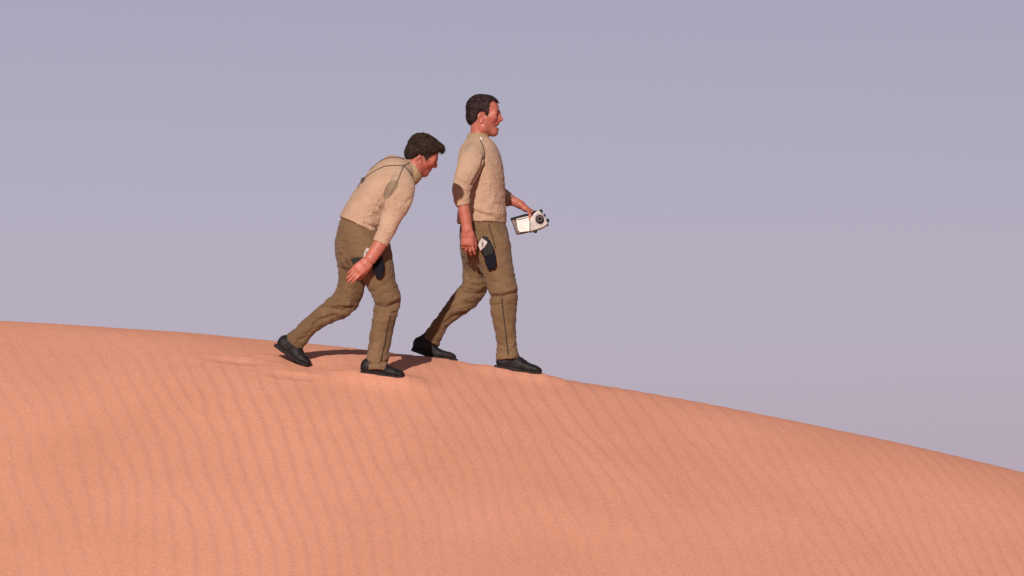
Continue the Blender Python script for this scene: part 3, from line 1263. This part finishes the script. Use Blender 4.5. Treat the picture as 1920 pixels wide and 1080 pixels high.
# ---------------------------------------------------------------- the upright walker
y = YA
A = dict(
    y=y, seed=3, open=1, earz=-.034, up=None, look=(1, 0, -.1),
    label='upright man in tan shirt walking ahead with a silver camera, mouth open',
    head=((905, 213.5), 1, -4, 0, 0, .97),
    torso=[S((879, 279), (917, 284), y, .095), S((866, 286), (929, 289), y, .145), S((862, 300), (936, 302), y, .165),
           S((864, 330), (942, 330), y, .168), S((866, 365), (944, 363), y, .158), S((862, 400), (946, 399), y, .156), S((860, 420), (946, 421), y, .156)],
    hem=(0, 0, -1), hemcut=P(905, 419, y),
    pelvis=[S((871, 400), (938, 400), y, .130), S((868, 418), (941, 418), y, .138), S((864, 441), (950, 439), y, .158), S((864, 465), (954, 462), y, .160)],
    leg_near=[S((886, 462), (957, 458), y - .085, .090), S((900, 495), (961, 495), y - .092, .086), S((910, 522), (966, 524), y - .096, .080),
              S((919, 548), (970, 549), y - .10, .072), S((919, 574), (969, 572), y - .10, .068), S((924, 603), (967, 600), y - .10, .064),
              S((931, 637), (967, 632), y - .10, .058), S((931, 660), (970, 656), y - .10, .058), S((931, 676), (972, 673), y - .10, .060)],
    leg_far=[S((864, 466), (935, 470), y + .085, .090), S((867, 510), (922, 512), y + .09, .082), S((865, 536), (912, 546), y + .095, .072),
             S((851, 552), (893, 570), y + .10, .062), S((838, 568), (869, 589), y + .10, .056), S((824, 587), (849, 604), y + .10, .050), S((811, 605), (835, 621), y + .10, .048), S((799, 622), (825, 640), y + .10, .051), S((792, 633), (820, 653), y + .10, .054)],
    arm_near=[S((874, 281), (906, 284), y - .140, .048), S((862, 299), (907, 303), y - .195, .054), S((854, 328), (893, 331), y - .235, .054),
              S((849, 350), (882, 356), y - .248, .048), S((851, 370), (880, 372), y - .252, .046), S((857, 387), (880, 386), y - .252, .040)],
    fore_near=[S((856, 378), (879, 378), y - .252, .036), S((859, 395), (881, 395), y - .254, .036), S((863, 412), (884, 412), y - .256, .032), S((867, 432), (885, 431), y - .258, .025)],
    arm_far=[S((878, 281), (910, 286), y + .140, .048), S((880, 300), (920, 305), y + .19, .060), S((895, 335), (930, 325), y + .215, .054),
             S((912, 368), (940, 346), y + .215, .048), S((936, 380), (948, 356), y + .205, .044), S((955, 388), (964, 367), y + .19, .040)],
    fore_far=[S((944, 380), (952, 363), y + .20, .030), S((958, 385), (966, 369), y + .185, .030), S((972, 391), (981, 377), y + .165, .026)],
    neck=[S((884, 230), (916, 236), y, .052), S((884, 247), (914, 252), y, .054), S((880, 264), (914, 268), y, .062)],
    collar=[S((873, 266), (919, 272), y, .080), S((881, 243), (913, 260), y, .064)], collar_tilt=(.0, 0, 0),
    feet=(FEET['a_near'], FEET['a_far']),
    fine=[(P(0, 490, y)[2], P(0, 425, y)[2]), (P(0, 425, y)[2], P(0, 378, y)[2])],
    finex=[(P(975, 400, y)[0], P(1012, 400, y)[0], .0034)],
    tr_mask=[((944, 556), 26, .0035), ((884, 560), 34, .004), ((950, 655), 30, .0028), ((815, 625), 30, .003), ((895, 500), 30, .002)],
    tr_folds=[([([(921, 557), (942, 556), (968, 548)], -.008, 4), ([(920, 549), (940, 549), (966, 541)], .006, 5), ([(920, 573), (940, 570)], -.004, 3), ([(953, 571), (968, 571)], -.004, 3),
                ([(931, 641), (945, 650)], -.004, 3.5), ([(972, 645), (962, 655)], -.004, 3.5), ([(930, 665), (955, 672), (972, 663)], .003, 4), ([(925, 500), (960, 520)], -.003, 7), ([(912, 522), (945, 535)], -.0035, 6)], (y - .3, y - .01)),
              ([([(868, 548), (890, 552), (908, 548)], -.007, 5), ([(845, 570), (870, 560), (890, 556)], .005, 6), ([(836, 604), (848, 596), (870, 588)], -.008, 5), ([(820, 590), (850, 575)], -.004, 5),
                ([(830, 622), (838, 612)], -.004, 4), ([(872, 505), (888, 540)], -.004, 6)], (y + .01, y + .3))],
    tr_pipe=[[(916, 421), (922, 440), (929, 465)], [(941, 560), (944, 590), (949, 630), (953, 666)]],
    sh_mask=[((880, 300), 30, .002), ((905, 330), 26, .0025), ((866, 372), 22, .0035), ((930, 395), 40, .002), ((900, 408), 40, .002), ((940, 360), 30, .002)],
    sh_fr=(13, 9, 17),
    sh_folds=[([([(886, 394), (905, 402), (925, 406), (938, 414)], -.006, 3.5), ([(888, 388), (908, 395), (935, 402)], .004, 4.5), ([(886, 346), (896, 328), (904, 314), (907, 298)], -.009, 3.5), ([(860, 340), (880, 348)], -.003, 4),
                ([(905, 378), (930, 384), (946, 380)], -.003, 4), ([(920, 300), (932, 312)], -.003, 6)], (y - .4, y + .02))],
    sh_pipe=[[(900, 262), (906, 276), (908.5, 292), (907, 308), (902, 320)]],
    patches=[], pin=[[(901, 258.5), (903, 263)]],
)
wr = P(977, 385, y + .16)
A['hands'] = [
    dict(wrist=P(876, 431, y - .258), d=(.02, .05, -1), n=(.15, 1, .1), t=(1, -.12, 0), curl=((.15, .45, .4), (.28, .5, .4), (.40, .52, .4), (.50, .55, .4)), sc=1.0, spread=.12, thumb_out=.28),
    dict(wrist=wr, d=(.80, -.12, -.50), n=(-.50, 0, -.8), t=(0, -1, 0), curl=((.25, .7, .6), (.2, .7, .6), (.2, .7, .6), (.3, .7, .6)), sc=.95, spread=.03,
         thumb=(P(983, 391, y + .140), P(991, 395, y + .105), P(993.5, 403, y + .072), P(993.5, 411, y + .062))),
]
A['loc'] = np.array([P(905, 0, y)[0], y, P(905, 692, y)[2]])
hairA = lambda H, b, l: build_hair(H, [((.034, 0, -.004), (.018, .0735, .040)), ((-.010, 0, .038), (.099, .082, .089)), ((.035, 0, .056), (.066, .068, .060)), ((-.055, 0, -.02), (.050, .066, .060))],
                                   [(.115, .066), (.085, .074), (.060, .083), (.049, .060), (.050, .028), (.042, -.026), (.028, -.028), (.022, .000), (.004, .009), (-.016, .002),
                                    (-.025, -.020), (-.032, -.050), (-.062, -.076), (-.13, -.075), (-.13, .15), (.115, .15)],
                                   M['hair_dark'], b, l, 3000, lambda l_: (.25 if l_[0] > .03 else -.5, 0, -.3 if abs(l_[1]) > .04 else .2), 5, (.012, .022))
A['hair'] = hairA

# ---------------------------------------------------------------- the stooping walker
y = YB
vt = nrm((-.16, .92, .34))
vm = nrm((-.08, .97, .18))
B = dict(
    y=y, seed=13, open=0, earz=-.044, up=(.30, 0, .95), look=(1, 0, -.4),
    label='stooping man in tan shirt trudging behind, head bowed and empty hand swung back',
    head=((790.5, 287.5), 25, 12, 0.02, 11, .92),
    torso=[S((736, 311), (761, 333), y + .005, .085, vt), S((719, 306), (766, 346), y, .138, vt), S((697, 322), (752, 368), y, .165, vt),
           S((678, 345), (738, 390), y, .165, vm), S((659, 373), (726, 412), y, .155, vm), S((644, 400), (716, 436), y, .155, (0, 1, 0)), S((637, 414), (710, 450), y, .158, (0, 1, 0))],
    hem=(-.45, 0, -.9), hemcut=P(671, 424, y),
    pelvis=[S((657, 393), (716, 419), y, .128), S((641, 414), (713, 438), y, .142), S((631, 444), (725, 462), y, .156), S((634, 466), (731, 476), y, .156)],
    leg_near=[S((656, 480), (735, 474), y - .085, .092), S((676, 510), (739, 505), y - .092, .088), S((690, 535), (743, 533), y - .096, .080),
              S((703, 561), (751, 560), y - .10, .072), S((701, 585), (746, 582), y - .10, .070), S((697, 610), (739, 610), y - .10, .066),
              S((692, 640), (733, 642), y - .10, .058), S((687, 676), (728, 678), y - .10, .056), S((685, 694), (728, 695), y - .10, .058)],
    leg_far=[S((629, 470), (700, 482), y + .085, .090), S((635, 512), (688, 520), y + .09, .082), S((631, 542), (678, 560), y + .095, .074),
             S((619, 557), (660, 585), y + .10, .066), S((604, 570), (634, 598), y + .10, .058), S((589, 583), (613, 609), y + .10, .053), S((572, 598), (593, 622), y + .10, .051), S((556, 613), (578, 638), y + .10, .052), S((543, 625), (568, 653), y + .10, .055), S((535, 633), (561, 661), y + .10, .057)],
    arm_near=[S((738, 333), (768, 326), y - .135, .050), S((730, 352), (777, 346), y - .190, .058), S((722, 378), (771, 378), y - .225, .056),
              S((717, 400), (755, 406), y - .240, .050), S((710, 424), (743, 430), y - .248, .044), S((699, 452), (725, 462), y - .255, .036)],
    fore_near=[S((708, 440), (732, 446), y - .252, .032), S((698, 457), (722, 466), y - .256, .032), S((685, 480), (705, 490), y - .26, .026)],
    arm_far=[S((716, 300), (752, 315), y + .130, .054), S((716, 315), (756, 333), y + .19, .056), S((722, 350), (756, 366), y + .225, .054),
             S((712, 392), (742, 402), y + .232, .048), S((706, 420), (732, 426), y + .235, .042), S((700, 442), (724, 447), y + .235, .037)],
    fore_far=[S((704, 430), (727, 434), y + .235, .032), S((700, 452), (721, 456), y + .236, .030), S((697, 475), (715, 477), y + .238, .025)],
    neck=[S((768, 296), (797, 314), y + .02, .053), S((761, 304), (789, 328), y + .015, .055), S((752, 311), (775, 335), y + .01, .058)],
    collar=[S((750, 306), (783, 344), y + .01, .080), S((765, 301), (791, 331), y + .015, .066)], collar_tilt=(0, 0, 0),
    feet=(FEET['b_near'], FEET['b_far']),
    fine=[(P(0, 545, y)[2], P(0, 455, y)[2])],
    finex=[(P(645, 400, y)[0], P(712, 400, y)[0], .0036)],
    tr_mask=[((725, 568), 28, .004), ((645, 575), 36, .004), ((710, 670), 32, .003), ((560, 635), 30, .003), ((665, 495), 30, .002)],
    tr_folds=[([([(703, 572), (720, 578), (748, 566)], -.008, 4.5), ([(704, 564), (722, 568), (750, 556)], .006, 5.5), ([(700, 592), (715, 586), (740, 588)], -.005, 4), ([(720, 585), (735, 592), (738, 600)], .004, 4),
                ([(690, 655), (703, 664), (726, 656)], -.003, 5), ([(688, 678), (704, 684), (728, 676)], -.004, 4), ([(646, 477), (655, 490), (662, 502)], .008, 4), ([(640, 479), (650, 497), (656, 506)], -.008, 4),
                ([(700, 545), (720, 535), (738, 520)], -.004, 6), ([(708, 556), (728, 547), (744, 541)], -.003, 5)], (y - .35, y - .01)),
              ([([(605, 572), (622, 578), (640, 583), (660, 577)], -.008, 4.5), ([(612, 563), (630, 570), (655, 570)], .006, 5), ([(588, 608), (600, 600), (625, 592)], -.007, 5), ([(575, 605), (590, 590), (610, 580)], -.004, 5),
                ([(560, 640), (575, 630), (588, 615)], -.004, 4), ([(640, 520), (655, 540), (672, 548)], -.005, 6), ([(636, 540), (650, 552)], -.004, 5)], (y + .005, y + .35))],
    tr_pipe=[[(733, 592), (727, 612), (722, 640), (714, 676)]],
    sh_mask=[((745, 350), 30, .002), ((716, 388), 26, .0015), ((700, 420), 34, .0018), ((735, 405), 28, .0018), ((660, 400), 34, .0018)],
    sh_fr=(15, 9, 15),
    sh_folds=[([([(685, 418), (695, 424), (707, 427)], -.006, 3), ([(690, 412), (705, 420)], .004, 4), ([(700, 385), (712, 390), (718, 396)], -.006, 3.5), ([(712, 378), (720, 392)], -.005, 4),
                ([(652, 405), (675, 418)], -.003, 4), ([(680, 360), (700, 378)], -.0025, 6), ([(742, 375), (760, 382), (770, 372)], -.004, 4), ([(690, 396), (708, 404)], -.003, 4)], (y - .45, y + .05))],
    sh_pipe=[[(768, 305), (757, 310.5), (740, 310.5), (722, 312), (704, 320), (688, 331), (676, 343), (671, 352)], [(757, 311), (750, 328), (743, 345), (736, 358), (730, 366)],
             [(757, 311), (766, 319), (772, 329)], [(694, 319), (700, 311), (709, 304.5), (720, 299), (732, 296), (745, 295.5), (757, 298.5)]],
    patches=[('underarm_panel', [(728, 344), (735, 339), (742, 338), (747, 341), (746, 350), (739, 360), (732, 368), (726, 373), (720, 372), (719, 364), (722, 353)], 'vent', (y - .5, y + .1), True),
             ('back_tab', [(676, 336), (683, 332), (684, 338), (678, 345)], 'piping', (y - .5, y + .1), True)],
)
B['hands'] = [
    dict(wrist=P(692, 488, y - .26), d=(-.74, .02, -.67), n=(.05, 1, -.05), t=(.67, -.1, -.74), curl=((.05, .15, .15), (.03, .12, .15), (.05, .15, .15), (.10, .2, .15)), sc=1.0, spread=.004, thumb_out=.25),
    dict(wrist=P(706, 476, y + .238), d=(.1, 0, -1), n=(0, -1, 0), t=(1, 0, 0), curl=((.3, .5, .4),) * 4, sc=.95),
]
B['loc'] = np.array([P(650, 0, y)[0], y, P(650, 700, y)[2]])
hairB = lambda H, b, l: build_hair(H, [((.032, 0, -.012), (.018, .0735, .040)), ((-.008, 0, .044), (.104, .086, .086)), ((.045, 0, .068), (.072, .070, .050)), ((.084, 0, .084), (.034, .050, .024)), ((-.055, 0, -.015), (.054, .070, .062))],
                                   [(.135, .062), (.105, .060), (.080, .060), (.060, .030), (.052, .000), (.040, -.036), (.026, -.038), (.020, -.018), (.002, -.010), (-.016, -.016),
                                    (-.024, -.034), (-.032, -.060), (-.062, -.078), (-.13, -.076), (-.13, .17), (.135, .17)],
                                   M['hair_brown'], b, l, 4200, lambda l_: (.8, 0, -.35), 8, (.016, .034))
B['hair'] = hairB

body_a = build_person(A)
body_b = build_person(B)


# ------------------------------------------------------------------ props
class MB:
    def __init__(s):
        s.bm = bmesh.new()

    def frame(s, o, X, Y, Z):
        return Matrix(((X[0], Y[0], Z[0], o[0]), (X[1], Y[1], Z[1], o[1]), (X[2], Y[2], Z[2], o[2]), (0, 0, 0, 1)))

    def prism(s, pts, y0, y1, F, bev=0.004, seg=2):
        """outline in the frame's x,z, pushed from y0 to y1"""
        n = len(pts)
        a = [s.bm.verts.new(F @ Vector((p[0], y0, p[1]))) for p in pts]
        b = [s.bm.verts.new(F @ Vector((p[0], y1, p[1]))) for p in pts]
        fs = [s.bm.faces.new(a), s.bm.faces.new(b[::-1])]
        for i in range(n):
            fs.append(s.bm.faces.new((a[i], b[i], b[(i + 1) % n], a[(i + 1) % n])))
        bmesh.ops.recalc_face_normals(s.bm, faces=fs)
        if bev:
            es = list({e for f in fs for e in f.edges})
            bmesh.ops.bevel(s.bm, geom=es, offset=bev, segments=seg, affect='EDGES', profile=.6)
        return s

    def cyl(s, c, ax_, r0, r1, L, F, n=24, bev=0.0012):
        """cylinder with its axis along 'ax_' in the frame"""
        q = Vector(ax_).to_track_quat('Z', 'Y').to_matrix().to_4x4()
        m = F @ Matrix.Translation(Vector(c)) @ q
        g = bmesh.ops.create_cone(s.bm, cap_ends=True, segments=n, radius1=r0, radius2=r1, depth=L, matrix=m)
        if bev:
            vs = set(g['verts'])
            es = [e for e in s.bm.edges if e.verts[0] in vs and e.verts[1] in vs and len(e.link_faces) == 2 and e.calc_face_angle(0) > 1]
            bmesh.ops.bevel(s.bm, geom=es, offset=bev, segments=2, affect='EDGES')
        return s

    def build(s, name, mat, parent=None, smooth=False):
        me = bpy.data.meshes.new(name)
        s.bm.to_mesh(me); s.bm.free()
        me.materials.append(mat)
        if smooth:
            me.polygons.foreach_set('use_smooth', [True] * len(me.polygons))
        o = bpy.data.objects.new(name, me)
        COL.objects.link(o)
        o.parent = parent
        return o


def empty(name, loc, rx=(1, 0, 0), rz=(0, 0, 1)):
    o = bpy.data.objects.new(name, None)
    COL.objects.link(o)
    X, Z = Vector(rx).normalized(), Vector(rz).normalized()
    Yv = Z.cross(X).normalized()
    Z = X.cross(Yv)
    o.matrix_world = Matrix(((X[0], Yv[0], Z[0], loc[0]), (X[1], Yv[1], Z[1], loc[1]), (X[2], Yv[2], Z[2], loc[2]), (0, 0, 0, 1)))
    return o


PXM = 0.00329
I4 = Matrix.Identity(4)


def px_shape(pts, c, ang=0):
    """photo outline -> metres about c (x right, z up), turned back by ang degrees so the object's own frame lies level"""
    a = R(ang)
    out = []
    for x_, y_ in pts:
        dx, dz = (x_ - c[0]) * PXM, (c[1] - y_) * PXM
        out.append((dx * math.cos(a) + dz * math.sin(a), -dx * math.sin(a) + dz * math.cos(a)))
    return out


# the silver camera in the upright man's far hand
c0 = (993, 416)
ang = 16
cy_ = YA + .065
cam_p = empty('handheld_camera', P(*c0, cy_), (math.cos(R(ang)), 0, math.sin(R(ang))), (-math.sin(R(ang)), 0, math.cos(R(ang))))
tag(cam_p, 'silver handheld camera with round black lens gripped in the upright man\'s hand', 'camera')
sh = lambda pts: px_shape(pts, c0, ang)
MB().prism(sh([(958, 410), (969, 408), (998, 402), (1000, 432), (974, 438), (968, 438)]), .008, .096, I4, .004).build('rear_body', M['grey_plastic'], cam_p)
MB().prism(sh([(968, 410.5), (990, 405), (993, 413), (993, 433.5), (975, 435.5), (971, 432)]), -.002, .010, I4, .0025).build('side_panel', M['white_plastic'], cam_p)
MB().prism(sh([(993.5, 411), (1000, 402), (1008.5, 394), (1014, 397), (1021, 405), (1026, 415), (1027, 421), (1018, 427), (1004, 432), (994.5, 435)]), -.010, .092, I4, .006, 3).build('front_body', M['silver'], cam_p)
MB().prism(sh([(957, 408.5), (972, 404.5), (985, 400.5), (993, 401), (993.5, 405), (970, 411), (958, 411.5)]), .0, .108, I4, .0025).build('top_plate', M['black_plastic'], cam_p)
MB().prism(sh([(994, 402), (1001, 394.5), (1007, 394), (1000, 402), (995, 408)]), .012, .085, I4, .002).build('grip_pad', M['black_plastic'], cam_p)
lc = sh([(1012, 411)])[0]
lens = MB().cyl((lc[0], -.020, lc[1]), (0, -1, 0), .0245, .0225, .026, I4, 32).build('lens', M['black_plastic'], cam_p)
MB().cyl((lc[0], -.033, lc[1]), (0, -1, 0), .0160, .0150, .004, I4, 28, .0008).build('lens_ring', M['grey_plastic'], lens)
MB().cyl((lc[0], -.0345, lc[1]), (0, -1, 0), .0115, .0110, .004, I4, 24, .0006).build('lens_glass', M['navy'], lens)
for q, r_ in (((1014.5, 395.5), .0115), ((1021, 403.5), .0085), ((1027, 413), .0110), ((1027, 421), .006), ((1004, 432.5), .0125)):
    k_ = sh([q])[0]
    MB().cyl((k_[0], .020, k_[1]), (0, -1, 0), r_, r_ * .92, .056, I4, 18).build('knob', M['black_plastic'], cam_p, False)
for q in ((998, 428), (1000, 421)):
    k_ = sh([q])[0]
    MB().cyl((k_[0], -.0125, k_[1]), (0, -1, 0), .0042, .0038, .006, I4, 14, .0006).build('button', M['white_plastic'], cam_p)


MB().prism(sh([(969.5, 411.5), (989, 406.4), (989.3, 408.2), (970, 413.4)]), -.0042, .004, I4, .0006, 1).build('hinge', M['grey_plastic'], cam_p)
MB().cyl((lc[0], -.0085, lc[1]), (0, -1, 0), .0300, .0285, .006, I4, 32).build('lens_collar', M['grey_plastic'], cam_p)

# holsters on the hips and the pale handsets in them
def holster(D, cpx, ang, pouch, flap, strap, grip, lab, glab):
    d = nrm(ray(*cpx))
    h = D['tro_bvh'].ray_cast(Vector(CAMP), Vector(d), 100)
    y0 = h[0].y - .006
    yo = .028
    X = (math.cos(R(ang)), 0, math.sin(R(ang)))
    Zv = (-math.sin(R(ang)), 0, math.cos(R(ang)))
    e = empty('holster', P(*cpx, y0), X, Zv)
    tag(e, lab, 'holster', None)
    s2 = lambda pts: px_shape(pts, cpx, ang)
    MB().prism(s2(pouch), -yo, .022, I4, .007, 3).build('pouch', M['navy'], e)
    MB().prism(s2(flap), -yo - .006, .020, I4, .004, 2).build('flap', M['black_plastic'], e)
    MB().prism(s2(strap), -.012, .024, I4, .003, 2).build('belt_loop', M['black_plastic'], e)
    gc = np.mean(grip, 0)
    g = empty('handset', P(gc[0], gc[1], y0 - yo), X, Zv)
    tag(g, glab, 'handset')
    s3 = px_shape(grip, gc, ang)
    MB().prism(s3, -.018, .016, I4, .0035, 2).build('casing', M['silver'], g)
    s4 = [(p[0] * .22, p[1] * .50) for p in s3]
    MB().prism(s4, -.0195, -.0165, I4, .0008, 1).build('grip_strip', M['grey_plastic'], g)
    return e


holster(A, (917, 474), 0, [(908, 456), (918, 450), (925, 463), (929, 480), (931, 495), (928, 503), (915, 505), (910, 494), (906, 478)],
        [(905, 470), (915, 456), (921, 455), (926, 468), (924, 478), (908, 482)],
        [(900, 448), (906, 443), (914, 444), (918, 452), (914, 458), (902, 456)],
        [(903, 446), (914.5, 454), (910, 463), (901, 471), (896, 460)],
        'dark navy holster on the hip of the upright man', 'pale silver handset poking from the upright man\'s holster')
holster(B, (706, 498), 0, [(698, 484), (710, 476), (717, 483), (720, 500), (719, 513), (713, 522), (705, 520), (700, 506)],
        [(696, 483), (706, 474), (713, 476), (716, 488), (699, 493)],
        [(659, 487), (664, 484), (690, 482), (698, 486), (698, 492), (680, 494), (664, 497)],
        [(687, 465), (694, 467), (692, 478), (686, 487), (681, 485), (683, 474)],
        'dark holster on the hip of the stooping man, half behind his hand', 'pale handset beside the stooping man\'s wrist')

# ------------------------------------------------------------------ sand kicked up behind the rear shoe
gv, gf = [], []
base = P(508, 684, YB + .05)
for i in range(160):
    x_ = base[0] + RNG.normal(0, .05); y_ = base[1] + RNG.normal(0, .05)
    z_ = float(ground(np.array([x_]), np.array([y_]))[0]) + abs(RNG.normal(0, .012)) + .002
    r_ = RNG.uniform(.001, .002)
    b0 = len(gv)
    for dx, dy, dz in ((1, 0, 0), (-1, 0, 0), (0, 1, 0), (0, -1, 0), (0, 0, 1), (0, 0, -1)):
        gv.append((x_ + dx * r_, y_ + dy * r_, z_ + dz * r_))
    for t_ in ((0, 2, 4), (2, 1, 4), (1, 3, 4), (3, 0, 4), (2, 0, 5), (1, 2, 5), (3, 1, 5), (0, 3, 5)):
        gf.append(tuple(b0 + q for q in t_))
ks = mesh_obj('kicked_sand', np.array(gv), gf, M['sand'])
tag(ks, 'loose grains of orange sand kicked up behind the raised rear shoe', kind='stuff')
